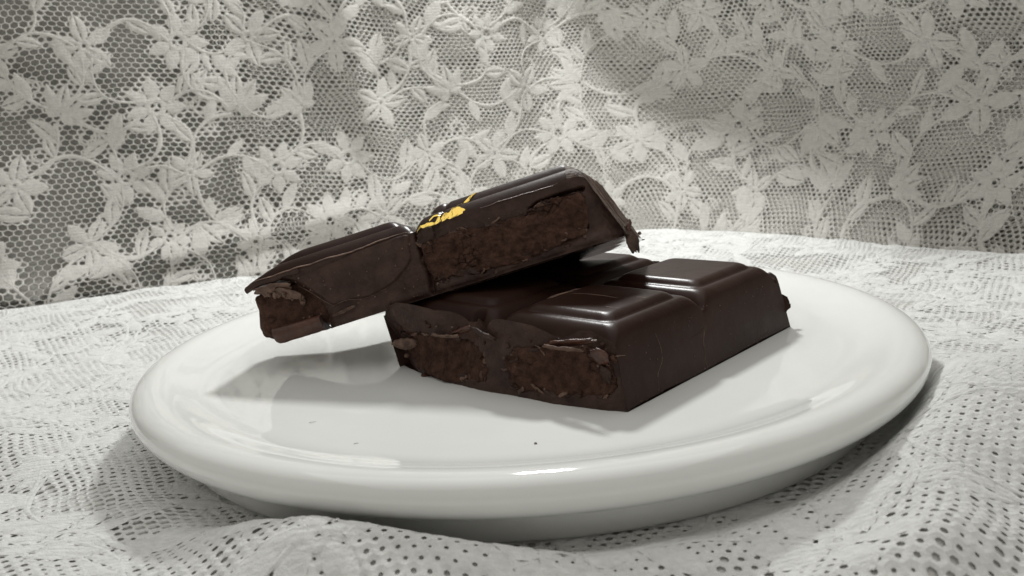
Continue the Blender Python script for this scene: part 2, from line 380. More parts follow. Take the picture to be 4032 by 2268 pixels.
# ------------------------------------------------------------------ upper bar
TA = np.array([.96475325, -.08557068, .24885502]); TB = np.array([.16421525, .93470309, -.31521973]); TC = np.array([-.20563199, .34497505, .91580986])
_t = math.radians(5.2); TB, TC = math.cos(_t) * TB + math.sin(_t) * TC, math.cos(_t) * TC - math.sin(_t) * TB
top = empty("chocolate_bar", (-4.172, -1.328, .735), "tilted strip of broken dark chocolate with gold leaf, leaning on the flat block", "chocolate", rot=(TA, TB, TC))
def aend(b): return .10 * b
def wsc(a): return np.interp(a, [-1.7, -.2, .9, 4.5], [.62, .74, .98, 1.0])
def htop(a, b, ends=True):
    da = np.abs(a - 2.38)
    da = np.minimum(da, np.abs(a + 2.4)); db = np.minimum(np.abs(b + .02), np.abs(b - 3.0))
    d = np.maximum(smin(da, db, .2), 0)
    z = 1.42 + .28 * (1 - (1 - np.clip(d / .32, 0, 1)) ** 2.2) + .19 * (1 - (1 - np.clip((d - .34) / .26, 0, 1)) ** 2.2)
    z = z + .012 * fbm(a * 1.1, b * 1.1, 7.7, 3)
    # fold running over the right square's end bevel
    z = z - .05 * np.exp(-((a - 2.98 - .35 * b) / .05) ** 2) * sst((b - .06) / .1)
    lef = 1.80 + (a + .62) * .40 + .03 * fbm(b * 3, a * 3, 2, 3)
    bk = (3.05 - b) * 8
    z = smin(z, lef, .1); z = smin(z, bk, .05)
    if ends:
        rid = .09 * fbm(b * 5 + 1.2 * fbm(a * 4, b * 3, 1, 3), a * 3.0, 5.5, 4) + .035 * np.abs(fbm(a * 12, b * 16, 2.5, 3))
        e = a - aend(b)
        ln = 1.88 - (e - 5.78) * 1.1 - np.maximum(e - 6.12, 0) * 1.9 + rid * sst((e - 5.8) / .25)
        z = smin(z, ln, .16)
    return np.maximum(z, .80 * (1 - sst((a - .25) / 1.0)) * sst((b - 1.2) / 1.4))
def btop(a): return .034 * fbm(a * 2.4, 0 * a, 1.4, 6)
def tsquare(a0, a1, n=120):
    av = np.linspace(a0, a1, n); bs = np.r_[np.linspace(0, .7, 50), np.linspace(.73, 2.9, 40), np.linspace(2.92, 3.05, 10)]
    A, B = np.meshgrid(av, bs, indexing='ij'); B = B + btop(A) * (1 - B / 3.05)
    return np.stack([A, B * wsc(A), htop(A, B)], -1)
grid("square", tsquare(-1.60, 2.38), M_CHOC, top)
grid("square", tsquare(2.38, 5.80, 100), M_CHOC, top)
# broken, fibrous right end
s = np.linspace(0, 1, 90); bs = np.linspace(0, 3.05, 170)
Sg, B = np.meshgrid(s, bs, indexing='ij'); A = 5.80 + (6.68 + aend(B) - 5.80) * Sg; B2 = B + btop(A) * (1 - B / 3.05)
grid("broken_end", np.stack([A, B2, htop(A, B2)], -1), M_FIBRE, top)
FILL_T = [(2.50, 1.10), (2.82, 1.13), (3.12, 1.12), (3.43, 1.10), (3.74, 1.05), (4.19, 1.02), (4.73, 1.03), (5.27, 1.12), (5.72, 1.12), (5.95, 1.10), (5.97, .74), (5.93, .44), (5.81, .28), (5.36, .27), (5.08, .25), (4.65, .19), (4.36, .15), (3.96, .19), (3.27, .23), (2.52, .30), (2.44, .46), (2.43, .78)]
WALL = [(-.78, 1.6), (-.78, 1.33), (-.51, 1.19), (-.29, 1.0), (-.09, .77), (.01, .53), (.06, .3), (.0, 0), (7, 0), (7, 1.7)]
CONCH = [(-.48, 1.25), (-.16, .89), (.24, .46), (1.11, .40), (1.71, .53), (2.18, .86), (2.3, 1.45), (1.2, 1.45)]
def ffront(A, C):
    """b of the broken front face"""
    g = .05 * fbm(A * 1.8, C * 2.6, 4.4, 6) + .022 * np.abs(fbm(A * 8, C * 8, 2.2, 3))
    dc = sdf_poly(A, C, CONCH)
    con = -.05 * sst((-dc + .03 * fbm(A * 4, C * 4, 0, 3)) / .05) * (A < 2.35)
    con = con + .10 * sst((-dc - .05) / .5) * (A < 2.35)
    gro = .16 * np.exp(-((A - 2.40 + .13 * fbm(C * 2.4, 0 * C, 1, 5)) / (.035 + .03 * sst(fbm(C * 3, A * 2, 6, 2) + .5))) ** 2)
    lo = .10 * np.exp(-((C - .13 - .03 * fbm(A * 3, 0 * A, 2, 2)) / .10) ** 2) * (A > -.2) * .4
    return g + con + gro - lo + .22 * sst((A - 5.75) / .9) ** 2
def topfront():
    us = np.linspace(0, 1, 460); ts = np.linspace(0, 1, 90)
    U, T = np.meshgrid(us, ts, indexing='ij')
    c0 = T * 1.45
    al = np.interp(c0, [0, .3, .53, .77, 1.0, 1.19, 1.33, 1.5], [0, .06, .01, -.09, -.29, -.51, -.80, -1.2]) + .03 * fbm(c0 * 5, 0 * c0, 3, 4)
    A = al + (6.66 - al) * U
    top_ = htop(A, btop(A))
    C = T * top_
    edge = sst(np.minimum(1 - T, T) / .06)
    b = ffront(A, C) * edge + btop(A) * (1 - edge)
    d = sdf_poly(A, C, FILL_T) + .13 * fbm(A * 2.6, C * 3.2, .7, 6)
    mk = sst(.45 + 1.6 * fbm(A * 1.5 + 5, C * 1.9, 6.6, 3)); b = b + (.09 + .24 * mk) * sst((-d + .03) / (.05 + .12 * (1 - mk)))
    # dark crevice under the lid of the right square
    cr = np.interp(A, [4.9, 5.07, 5.52, 5.86, 6.1], [1.12, 1.18, 1.19, 1.18, 1.19])
    b = b + .35 * np.exp(-((C - cr) / .04) ** 2) * sst((A - 4.8) / .3) * (1 - sst((A - 6.0) / .12))
    # curl the left edge inwards so the wall reads as a shell with thickness
    b = b + .10 * np.clip(1 - U / .02, 0, 1)
    return grid("broken_face", np.stack([A, b, C], -1), M_BREAK, top)
topfront()
def totop(A, C, off): return np.stack([A, ffront(A, C) * .5 + off, C], -1)
p_ = np.array(FILL_T)
fm = filling_mesh(FILL_T, top, totop, 21, depth=.015, lumps=.08)
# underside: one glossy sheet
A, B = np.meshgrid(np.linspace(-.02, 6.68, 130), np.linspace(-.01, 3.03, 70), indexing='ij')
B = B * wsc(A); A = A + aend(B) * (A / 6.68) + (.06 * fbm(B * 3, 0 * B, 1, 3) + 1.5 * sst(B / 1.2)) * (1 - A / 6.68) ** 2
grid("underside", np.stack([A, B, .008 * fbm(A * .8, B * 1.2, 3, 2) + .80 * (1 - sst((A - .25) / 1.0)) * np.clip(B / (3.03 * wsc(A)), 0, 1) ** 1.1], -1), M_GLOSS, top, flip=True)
# lid edge over the broken-out left end: a rim with thickness and a lower skin
us = np.linspace(-1.60, -.30, 70)
rows = []
th = .12 + .03 * fbm(us * 3, 0 * us, 2, 3)
for q, (bb, k) in enumerate([(0, 0), (-.035, .25), (-.03, .8), (.02, 1.0), (.4, 1.15), (.9, 1.15), (1.4, 1.15)]):
    bv = bb + btop(us); rows.append(np.stack([us + .02 * k, bv, htop(us, np.maximum(btop(us), 0)) - th * k + (.12 if bb > .3 else 0) - .003], -1))
grid("lid_edge", np.stack(rows, 1), M_BREAK, top, flip=True)
# exposed filling at the left end
v, f = ico()
nu_, nv_ = 120, 80
th_, ph_ = np.meshgrid(np.linspace(0, 2 * np.pi, nu_), np.linspace(-np.pi / 2, np.pi / 2, nv_), indexing='ij')
sg = lambda x, e: np.sign(x) * np.abs(x) ** e
ux, uy, uz = sg(np.cos(ph_), .3) * sg(np.cos(th_), .3), sg(np.cos(ph_), .3) * sg(np.sin(th_), .3), sg(np.sin(ph_), .3)
P = np.stack([-.55 + 1.02 * ux, .80 + .62 * uy, .72 + .54 * uz], -1)
nz = .10 * fbm(P[..., 0] * 1.7, P[..., 1] * 1.7, P[..., 2] * 1.7, 5, 4) + .03 * fbm(P[..., 0] * 8, P[..., 1] * 8, P[..., 2] * 8, 3, 9)
P = P + nz[..., None] * np.stack([ux, uy, uz], -1)
P[..., 0] -= .10 * (P[..., 2] < .75) * (P[..., 0] < -1.2)
grid("filling", P, M_FILL, top)
# detached strip of the bottom shell
us = np.linspace(-1.20, -.10, 60)
sec = [(.45, .04), (.2, .01), (-.03, .0), (-.10, .06), (-.14, .19), (-.13, .30), (-.06, .355), (.02, .34), (.08, .2), (.45, .04)]
rows = []
for bb, cc in sec:
    e = .014 * fbm(us * 8, us * 0 + bb * 9, cc * 9, 3)
    ta = np.where(us < -1.12, (us + 1.12) * -.6, 0)
    rows.append(np.stack([us, bb + e - .03 * np.sin(us * 4), cc + e + (.01 if cc < .25 else -.02 * (us + .6)) + ta * (1 if cc < .1 else .2)], -1))
frag = np.stack(rows, 1)
grid("shell_fragment", frag, M_RED, top)
for uu in (0, -1):
    P2 = frag[uu][:-1]; c = P2.mean(0); k = len(P2)
    link("fragment_end", np.r_[P2, [c]], [[q, (q + 1) % k, k] for q in range(k)], M_BREAK, top, False)
# flakes on the cavity, crumbs on the left end and along the edges
for k in range(42):
    t = rng.uniform(0, 1); a_ = -1.25 + .85 * t; c_ = 1.22 - .46 * t + rng.uniform(-.10, .12) * (1 - .4 * t)
    crumb(top, (a_ + rng.uniform(-.04, .04), .10 + rng.uniform(-.03, .06), c_), rng.uniform(.03, .065), M_FLAKE, "flake", k + 50, (1.3, .8, .8))
flake(top, (-.98, .02, 1.23), (.36, 0, -.06), (.02, -.08, .07), M_FLAKE, "flake", .1, .05, 31)
flake(top, (-.66, .04, 1.02), (.26, 0, -.16), (.02, -.05, .08), M_FLAKE, "flake", .1, .04, 32)
for k in range(26):
    c_ = rng.uniform(.40, 1.12); crumb(top, (-1.46 + rng.uniform(-.09, .22), rng.uniform(.18, .9), c_), rng.choice([.025, .04, .06, .10]) * rng.uniform(.8, 1.2), M_FILL if k % 3 else M_FLAKE, seed=k + 90, stretch=rng.uniform(.45, 1.4, 3))
for k in range(70):
    a_ = rng.uniform(2.5, 6.0); c_ = rng.choice([rng.uniform(.1, .4), rng.uniform(.9, 1.2), rng.uniform(.3, 1.1)])
    crumb(top, (a_, rng.uniform(.0, .07), c_), rng.uniform(.014, .045), [M_FILL, M_BREAK, M_FLAKE, M_FILL][k % 4], seed=k + 140)
for k in range(46):
    a_ = rng.uniform(-.5, 2.3); c_ = rng.choice([rng.uniform(.1, .5), rng.uniform(.7, 1.35)])
    crumb(top, (a_, float(ffront(np.array(a_), np.array(c_))) - .005, c_), rng.uniform(.008, .022), M_FLAKE, seed=k + 240)
# fracture rim along the top edge, its lit line put into paler threads
aa = np.linspace(-1.58, 2.30, 40); tube(top, np.stack([aa, btop(aa) - .012, htop(aa, btop(aa)) + .004], -1), .017, M_FLAKE, "edge_lip", 5)
aa = np.linspace(3.9, 5.6, 24); tube(top, np.stack([aa, btop(aa) - .01, htop(aa, btop(aa)) - .0], -1), .012, M_RED, "edge_lip", 5)
def onfr(pts, o=-.012): return [(a, float(ffront(np.array(a), np.array(c))) + o, c) for a, c in pts]
tube(top, onfr([(-.40, 1.10), (-.16, .87), (.05, .62), (.24, .44)]), .007, M_FLAKE, "edge_lip")
tube(top, onfr([(.1, .40), (.35, .47), (.59, .48), (.85, .40), (1.08, .39), (1.45, .45), (1.8, .55)]), .006, M_FLAKE, "edge_lip")
tube(top, onfr([(4.3, .66), (4.5, .72), (4.7, .68), (4.9, .78), (5.1, .80)], -.0), .010, M_FLAKE, "shred")
flake(top, (.45, -.06, .27), (.26, 0, .035), (0, -.012, .035), M_FLAKE, "sliver", .02, .012, 41)
flake(top, (2.62, -.03, 1.27), (.20, 0, .02), (0, -.03, .14), M_BREAK, "flake", .15, .03, 42)
flake(top, (3.95, .02, .62), (.05, 0, .02), (.02, -.02, .12), M_FLAKE, "flake", .1, .02, 43)
# torn scraps where shell and filling meet
def scraps(parent, poly, place, n, seed0):
    P_ = np.array(poly); L_ = len(P_)
    for k in range(n):
        q = rng.integers(0, L_); t = rng.random(); c = P_[q] * (1 - t) + P_[(q + 1) % L_] * t + rng.normal(size=2) * .045
        ln = rng.uniform(.05, .16); an = rng.uniform(-.7, .7) + (0 if abs(P_[(q + 1) % L_] - P_[q])[0] > .2 else 1.3)
        p3, du, dv = place(c); u3 = (du * math.cos(an) + dv * math.sin(an)) * ln; v3 = (dv * math.cos(an) - du * math.sin(an)) * ln * rng.uniform(.3, .6)
        nn = np.cross(du, dv); flake(parent, p3, u3 + nn * rng.normal() * .02, v3 + nn * rng.normal() * .05, [M_BREAK, M_FILL, M_BREAK, M_FLAKE, M_RED][k % 5], "scrap", rng.uniform(0, .25), rng.uniform(.012, .03), seed0 + k, 5)
scraps(top, FILL_T, lambda c: (np.array([c[0], float(ffront(np.array(c[0]), np.array(c[1]))) * .7 + .01, c[1]]), np.array([1., 0, 0]), np.array([0, 0, 1.])), 46, 300)
def plow(c):
    z = float(hlow(etop(np.array(c[0])), np.array(c[0]))); x, zz = front(np.array(c[0]), np.clip(c[1] / z, .02, .98))
    return np.array([float(x) + .02, float(lean(np.array(c[0]), np.clip(c[1] / 1.1, 0, 1))), float(zz)]), np.array([0, 1., 0]), np.array([0, 0, 1.])
scraps(low, FILL_L, plow, 30, 400); scraps(low, FILL_R, plow, 34, 500)
# fibres on the broken right end
for k in range(16):
    b0 = rng.uniform(.05, 2.6); e0 = rng.uniform(5.85, 6.2); L_ = rng.uniform(.15, .5)
    ev = np.linspace(e0, min(e0 + L_, 6.6), 7); bv = b0 + np.linspace(0, rng.uniform(-.06, .12), 7); av = ev + aend(bv)
    tube(top, np.stack([av, bv, htop(av, bv) + .008], -1), rng.uniform(.004, .009), M_FLAKE if k % 2 else M_BREAK, "fibre", 4)
# upright chip at the lower right end
flake(top, (6.70, .06, -.10), (-.02, .05, .27), (.12, .05, .01), M_FIBRE, "chip", .25, .035, 51, 12)
flake(top, (6.74, .12, .17), (.05, .03, .14), (.045, .04, .0), M_RED, "chip", .3, .03, 54)
crumb(top, (6.88, .1, -.04), .045, M_FLAKE, "crumb", 53)
# gold leaf on the bevel
def gold(upper, lower, seed, rip=.045):
    u_ = np.array(upper); l_ = np.array(lower); n = 15; m_ = 6
    t = np.linspace(0, 1, n)
    U_ = np.stack([np.interp(t, np.linspace(0, 1, len(u_)), u_[:, i]) for i in range(2)], -1)
    L_ = np.stack([np.interp(t, np.linspace(0, 1, len(l_)), l_[:, i]) for i in range(2)], -1)
    s = np.linspace(0, 1, m_)
    Q = L_[:, None] + (U_ - L_)[:, None] * s[None, :, None]
    Q = Q + rip * np.stack([fbm(Q[..., 0] * 9, Q[..., 1] * 9, seed, 2), fbm(Q[..., 0] * 9, Q[..., 1] * 9, seed + 4, 2)], -1)
    a_, b_ = Q[..., 0], Q[..., 1]
    bb = np.maximum(b_, btop(a_)); lift = .012 + .026 * np.abs(fbm(a_ * 4, b_ * 6, seed, 2)) + .012 * fbm(a_ * 11, b_ * 11, seed, 2)
    c_ = htop(a_, bb) + lift - np.maximum(btop(a_) - b_, 0) * .9
    V = np.stack([a_, b_, c_], -1); V2 = V - np.array([0, 0, .006])
    k = n * m_; F = np.r_[gridfaces(n, m_), gridfaces(n, m_, k, True)]
    return link("gold_leaf", np.r_[V.reshape(-1, 3), V2.reshape(-1, 3)], F, M_GOLD, top, False)
gold([(3.03, .0), (3.12, .09), (3.22, .10), (3.33, .16), (3.45, .15), (3.60, .05)], [(3.05, -.05), (3.18, -.04), (3.34, -.02), (3.48, .0), (3.57, .02)], 1)
gold([(3.38, .22), (3.54, .34), (3.70, .44), (3.86, .50)], [(3.44, .20), (3.62, .29), (3.76, .41), (3.87, .49)], 2, .012)
gold([(2.46, -.01), (2.66, .01), (2.84, .03), (3.03, .06)], [(2.46, -.05), (2.68, -.045), (2.88, -.04), (3.03, -.03)], 3)
gold([(2.76, .07), (2.88, .13), (3.02, .14)], [(2.76, .05), (2.88, .095), (3.02, .10)], 4, .01)

# ------------------------------------------------------------------ cloth surfaces
def smooth_curve(pts, n=600, it=60):
    p = np.array(pts, float); d = np.r_[0, np.cumsum(np.hypot(*np.diff(p, axis=0).T))]
    t = np.linspace(0, d[-1], n); q = np.stack([np.interp(t, d, p[:, i]) for i in range(2)], -1)
    for _ in range(it): q[1:-1] = (q[:-2] + 2 * q[1:-1] + q[2:]) / 4
    return q
EDGE = smooth_curve([(-32, 7.5), (-24, 9.9), (-19, 11.8), (-15.3, 13.3), (-10.6, 15.1), (-4, 17.2), (2, 18.8), (5.2, 19.1), (7.2, 18.5), (10.9, 14.9), (14, 11.3), (16.1, 8.1), (19, 3), (24, -6)])
def yedge(x): return np.interp(x, EDGE[:, 0], EDGE[:, 1])
def gauss2(x, y, x0, y0, sx, sy, rot=0):
    c, s_ = math.cos(rot), math.sin(rot); a = (x - x0) * c + (y - y0) * s_; b = -(x - x0) * s_ + (y - y0) * c
    return np.exp(-(a / sx) ** 2 - (b / sy) ** 2)
def tz(x, y):
    ye = yedge(x); dist = ye - y; r = np.hypot(x, y)
    z = -1.30 + .50 * sst(1 - dist / 9.0)
    th = np.degrees(np.arctan2(y, x))
    H = np.interp(th, [-180, -150, -130, -119, -112, -104, -95, -86, -72, -58, -45, -30, -10, 12, 40, 180], [0, .0, .10, .72, .92, .86, .66, .36, .30, .48, .74, .70, .36, .12, 0, 0])
    ring = H * sst((r - 7.75) / 1.0) * np.exp(-np.maximum(r - 8.7, 0) ** 2 / (1.1 + 1.5 * sst((th + 80) / 30)) ** 2)
    bumps = 1.05 * gauss2(x, y, 8.8, -5.3, 1.5, 2.3, -.2) + .42 * gauss2(x, y, 3.0, -10.1, 3.2, .55, .30) + .45 * gauss2(x, y, 5.6, -8.4, .75, 2.6, -.5) + .25 * gauss2(x, y, -2.5, -10.0, 2.6, .5, -.1)
    bumps = bumps + .25 * gauss2(x, y, 15, 2, 2.5, 5, -.3) + .22 * gauss2(x, y, -12, -1, 1.0, 7, .9) + .30 * gauss2(x, y, -9.5, -7, .8, 5, 1.1)
    bumps = bumps + .15 * fbm(x * .22 + 3, y * .30, 1.1, 3) + .07 * fbm(x * .8, y * .9, 4.1, 2)
    z = z + ring + bumps * sst((r - 7.8) / 1.3)
    over = np.maximum(y - (ye - .7), 0)
    return z - .55 * over ** 2
def table_surf(u, v, off):
    e = .02
    z = tz(u, v); nx = -(tz(u + e, v) - z) / e; ny = -(tz(u, v + e) - z) / e
    l = np.sqrt(nx * nx + ny * ny + 1)
    return np.stack([u + off * nx / l, v + off * ny / l, z + off / l], -1)
BASE = smooth_curve([(-34, 9.5), (-24, 12.6), (-19, 14.4), (-14, 16.4), (-9, 18.2), (-3, 20.0), (2, 21.2), (6, 21.6), (9, 20.4), (12.5, 17.0), (16, 12.6), (19.5, 7.0), (24, -1)])
BL = np.r_[0, np.cumsum(np.hypot(*np.diff(BASE, axis=0).T))]
BT = np.gradient(BASE, axis=0); BT /= np.linalg.norm(BT, axis=1)[:, None]
U0 = float(np.interp(0, BASE[:, 0], BL))          # arc position straight behind the plate
def base_xy(u):
    s_ = u + U0; return np.interp(s_, BL, BASE[:, 0]), np.interp(s_, BL, BASE[:, 1])
def base_n(u):
    s_ = u + U0; tx, ty = np.interp(s_, BL, BT[:, 0]), np.interp(s_, BL, BT[:, 1]); l = np.hypot(tx, ty)
    return ty / l, -tx / l                          # towards the plate
def bdepth(u, z):
    zc = np.interp(u, [-40, 1.0, 2.6, 4.0, 6.0, 9, 13, 22], [2.0, 5.0, 8.8, 7.4, 5.6, 4.8, 4.9, 5.2]) + .25 * fbm(u * .5, 0 * u, 3.3, 3)
    s1 = np.interp(u, [-30, -14, -6, 0, 4, 8, 20], [.20, .22, .24, .36, .50, .58, .60])
    s2 = np.interp(u, [-30, 0, 2.5, 4.5, 9, 20], [.02, .04, .20, .62, .78, .7])
    k = np.interp(u, [-20, 0, 6], [1.2, 1.0, .50])
    d = -s1 * z + (s1 + s2) * (np.log1p(np.exp(np.clip((z - zc) / k, -40, 40))) * k)
    d = d + .9 * np.exp(-np.maximum(z + 1.0, 0) / 1.0) * np.interp(u, [-30, -6, 0, 30], [.9, 1.0, .5, .3])
    # soft vertical folds
    d = d + .34 * np.exp(-((u + 5.6 + .12 * z) / .7) ** 2) * sst((z - 2) / 3) + .55 * np.exp(-((z - .2 - .12 * (u + 14)) / .55) ** 2) * sst((-u - 5) / 4) + .35 * np.exp(-((u + 9.5 - .5 * z) / 1.2) ** 2)
    d = d + .70 * fbm(u * .19 + 5, z * .14, 2.2, 3) + .10 * fbm(u * .6, z * .5, 6.2, 2)
    return d
def back_raw(u, z, off):
    x, y = base_xy(u); nx, ny = base_n(u); d = bdepth(u, z) + off
    return np.stack([x + nx * d, y + ny * d, z], -1)
def back_surf(u, v, off):
    e = .03
    P = back_raw(u, v, 0 * u); du = back_raw(u + e, v, 0 * u) - P; dv = back_raw(u, v + e, 0 * u) - P
    n = np.cross(du, dv); n /= np.linalg.norm(n, axis=-1)[..., None] + 1e-12
    return P + n * np.asarray(off)[..., None]

# ------------------------------------------------------------------ lace
def in_view(P, m=1.22):
    v = P - CAM_C; zd = v @ CAM_F
    k = math.tan(math.radians(30))
    x = (v @ CAM_R) / (np.maximum(zd, .1) * k); y = (v @ CAM_U) / (np.maximum(zd, .1) * k)
    return (zd > 5) & (np.abs(x) < m) & (np.abs(y) < .5625 * m + .08)
def warp(u, v):
    return (u + .22 * fbm(u * .45, v * .45, 1.3, 2) + .05 * fbm(u * 1.7, v * 1.7, 5, 2), v + .22 * fbm(u * .45, v * .45, 9.3, 2) + .05 * fbm(u * 1.7, v * 1.7, 3, 2))
def net(name, surf, u0, u1, v0, v1, keep, openness, parent, pw=.27, ph=.205, mat=None, stretch=None, near=None):
    cols = np.arange(u0, u1, pw); rws = np.arange(v0, v1, ph)
    C_, R_ = np.meshgrid(cols, rws, indexing='ij')
    C_ = C_ + (np.arange(len(rws)) % 2)[None] * pw / 2
    cu, cv = C_.ravel(), R_.ravel(); st = stretch or (lambda a, b: (a, b))
    k = keep(*st(cu, cv)); cu, cv = cu[k], cv[k]; su, sv = st(cu, cv)
    hexx = np.array([0, .5, .5, 0, -.5, -.5]) * pw; hexy = np.array([.667, .333, -.333, -.667, -.333, .333]) * ph
    op = np.clip(openness(su, sv) * (1 - .30 * near(su, sv) if near else 1), .0, .88)
    ou, ov = cu[:, None] + hexx, cv[:, None] + hexy
    iu, iv = cu[:, None] + hexx * op[:, None], cv[:, None] + hexy * op[:, None]
    ou, ov = warp(*st(ou, ov)); iu, iv = warp(*st(iu, iv))
    n = len(cu)
    Po = surf(ou, ov, 0 * ou + .02); Pi = surf(iu, iv, 0 * iu - .006)
    V = np.concatenate([Po, Pi], 1).reshape(-1, 3); uv = np.concatenate([np.stack([ou, ov], -1), np.stack([iu, iv], -1)], 1).reshape(-1, 2)
    q = np.array([[i, (i + 1) % 6, 6 + (i + 1) % 6, 6 + i] for i in range(6)])[:, ::-1]
    F = (np.arange(n)[:, None, None] * 12 + q[None]).reshape(-1, 4)
    o = link(name, V, F, mat or M_NET, parent, True, uv); o['kind'] = "stuff"
    return o
class Motif:
    def __init__(s, surf): s.sink = .014 if surf is TS else 0.0; s.surf = surf; s.V = []; s.F = []; s.UV = []; s.n = 0
    def strip(s, line, wl, wr, dome=.022, base=.026, K=5, seed=0.0, jag=.02):
        line = np.asarray(line, float); T = np.gradient(line, axis=0); T /= np.linalg.norm(T, axis=1)[:, None] + 1e-9
        Nn = np.stack([-T[:, 1], T[:, 0]], -1)
        k = np.linspace(-1, 1, K)
        j1 = 1 + jag * 8 * fbm(np.arange(len(line)) * .7 + seed, seed * 1.3 + 0 * line[:, 0], 0, 2)
        W = np.where(k[None] < 0, k[None] * (wr * j1)[:, None], k[None] * (wl * j1)[:, None])
        Q = line[:, None] + Nn[:, None] * W[..., None]
        off = base - s.sink + dome * (1 - k[None] ** 2) * np.ones((len(line), 1)) + .012 * fbm(Q[..., 0] * 5, Q[..., 1] * 5, seed, 2)
        s.V.append(s.surf(Q[..., 0], Q[..., 1], off).reshape(-1, 3)); s.UV.append(Q.reshape(-1, 2))
        s.F.append(gridfaces(len(line), K, s.n, True)); s.n += len(line) * K
    def build(s, name, parent):
        return link(name, np.concatenate(s.V), np.concatenate(s.F), M_CLOTH if parent.name.startswith('table') else M_LACE, parent, True, np.concatenate(s.UV))
def rot2(p, a):
    c, s_ = math.cos(a), math.sin(a); p = np.asarray(p, float); return np.stack([p[..., 0] * c - p[..., 1] * s_, p[..., 0] * s_ + p[..., 1] * c], -1)
def petal(m_, c, ang, L_, W_, r0, pw=.8, slit=False, seed=0., bend=0.):
    t = np.linspace(0, 1, 11)
    line = rot2(np.stack([r0 + t * L_, bend * np.sin(t * 2.2) * L_], -1), ang) + c
    wd = W_ * np.sin(np.pi * np.clip(t, .03, .985) ** pw) ** .75
    if slit:
        g = .05
        for sg_ in (1, -1):
            off = rot2(np.array([0, sg_ * 1.0]), ang)
            l2 = line + off * (np.maximum(wd * .5, .02) + g * .5 * np.sin(np.pi * t))[:, None]
            m_.strip(l2, wd * .5, wd * .5, seed=seed + sg_, K=4)
    else: m_.strip(line, wd, wd, seed=seed, K=5)
def flower(parent, surf, c, r, ang, kind, seed):
    m_ = Motif(surf); c = np.array(c)
    if kind == 0:       # daisy-like, ring centre
        n = 7
        for q in range(n): petal(m_, c, ang + q * 2 * np.pi / n + rng.normal() * .05, r * .66, r * .22, r * .30, .72, seed=seed + q)
    elif kind == 1:     # five pointed lily petals
        n = 5
        for q in range(n): petal(m_, c, ang + q * 2 * np.pi / n + rng.normal() * .08, r * .92, r * .24, r * .10, 1.0, slit=(q % 2 == 0 and not parent.name.startswith('table')), seed=seed + q)
    else:               # side view, fan of petals
        for q in range(4): petal(m_, c, ang + (q - 1.5) * .52, r * 1.05, r * .24, r * .06, .62, slit=(q in (1, 2) and not parent.name.startswith('table')), seed=seed + q, bend=.06 * (q - 1.5))
        for q in (-1, 1): petal(m_, c, ang + q * 1.7, r * .5, r * .16, 0, 1, seed=seed + 9 + q)
    a = np.linspace(0, 2 * np.pi, 18); rr = r * (.25 if kind == 0 else .15)
    if kind < 2: m_.strip(c + rr * np.stack([np.cos(a), np.sin(a)], -1), 0 * a + r * .09, 0 * a + r * .09, dome=.02, base=.028, K=4, seed=seed)
    s_uv.append(np.concatenate(m_.UV)); return m_.build("flower", parent)
def leaf(parent, surf, c, L_, ang, seed, wide=.27):
    m_ = Motif(surf); petal(m_, np.array(c), ang, L_, L_ * wide, 0, .85, slit=rng.random() < (.2 if parent.name.startswith('table') else .6), seed=seed, bend=rng.uniform(-.12, .12)); return m_
s_uv = []
def stem(parent, surf, p0, p1, bow, width, seed):
    p0, p1 = np.array(p0), np.array(p1); mid = (p0 + p1) / 2; d = p1 - p0; nn = np.array([-d[1], d[0]])
    t = np.linspace(0, 1, 22)[:, None]; c1 = mid + nn * bow
    L_ = (1 - t) ** 2 * p0 + 2 * t * (1 - t) * c1 + t ** 2 * p1 + .03 * np.stack([fbm(t[:, 0] * 4, seed + 0 * t[:, 0], 0, 2), fbm(t[:, 0] * 4, seed + 3 + 0 * t[:, 0], 0, 2)], -1)
    m_ = Motif(surf); wv = width * (1 + .25 * np.sin(t[:, 0] * 9 + seed)); m_.strip(L_, wv, wv, dome=.026, base=.028, K=4, seed=seed)
    if rng.random() < .5:                        # a curling tendril
        k = int(rng.integers(5, 17)); T = L_[k + 1] - L_[k]; a0 = math.atan2(T[1], T[0]); sg_ = rng.choice([-1, 1]); q = np.linspace(0, 1, 20)
        rad = rng.uniform(.25, .5) * (1 - .72 * q); ang = a0 + sg_ * (-1.4 + q * 5.4)
        c = L_[k] + rad[0] * np.array([-math.cos(ang[0]), -math.sin(ang[0])])
        m_.strip(c + rad[:, None] * np.stack([np.cos(ang), np.sin(ang)], -1), .03 + .03 * q, .03 + .03 * q, dome=.012, base=.012, K=4, seed=seed)
    s_uv.append(np.concatenate(m_.UV)); m_.build("stem", parent); return L_
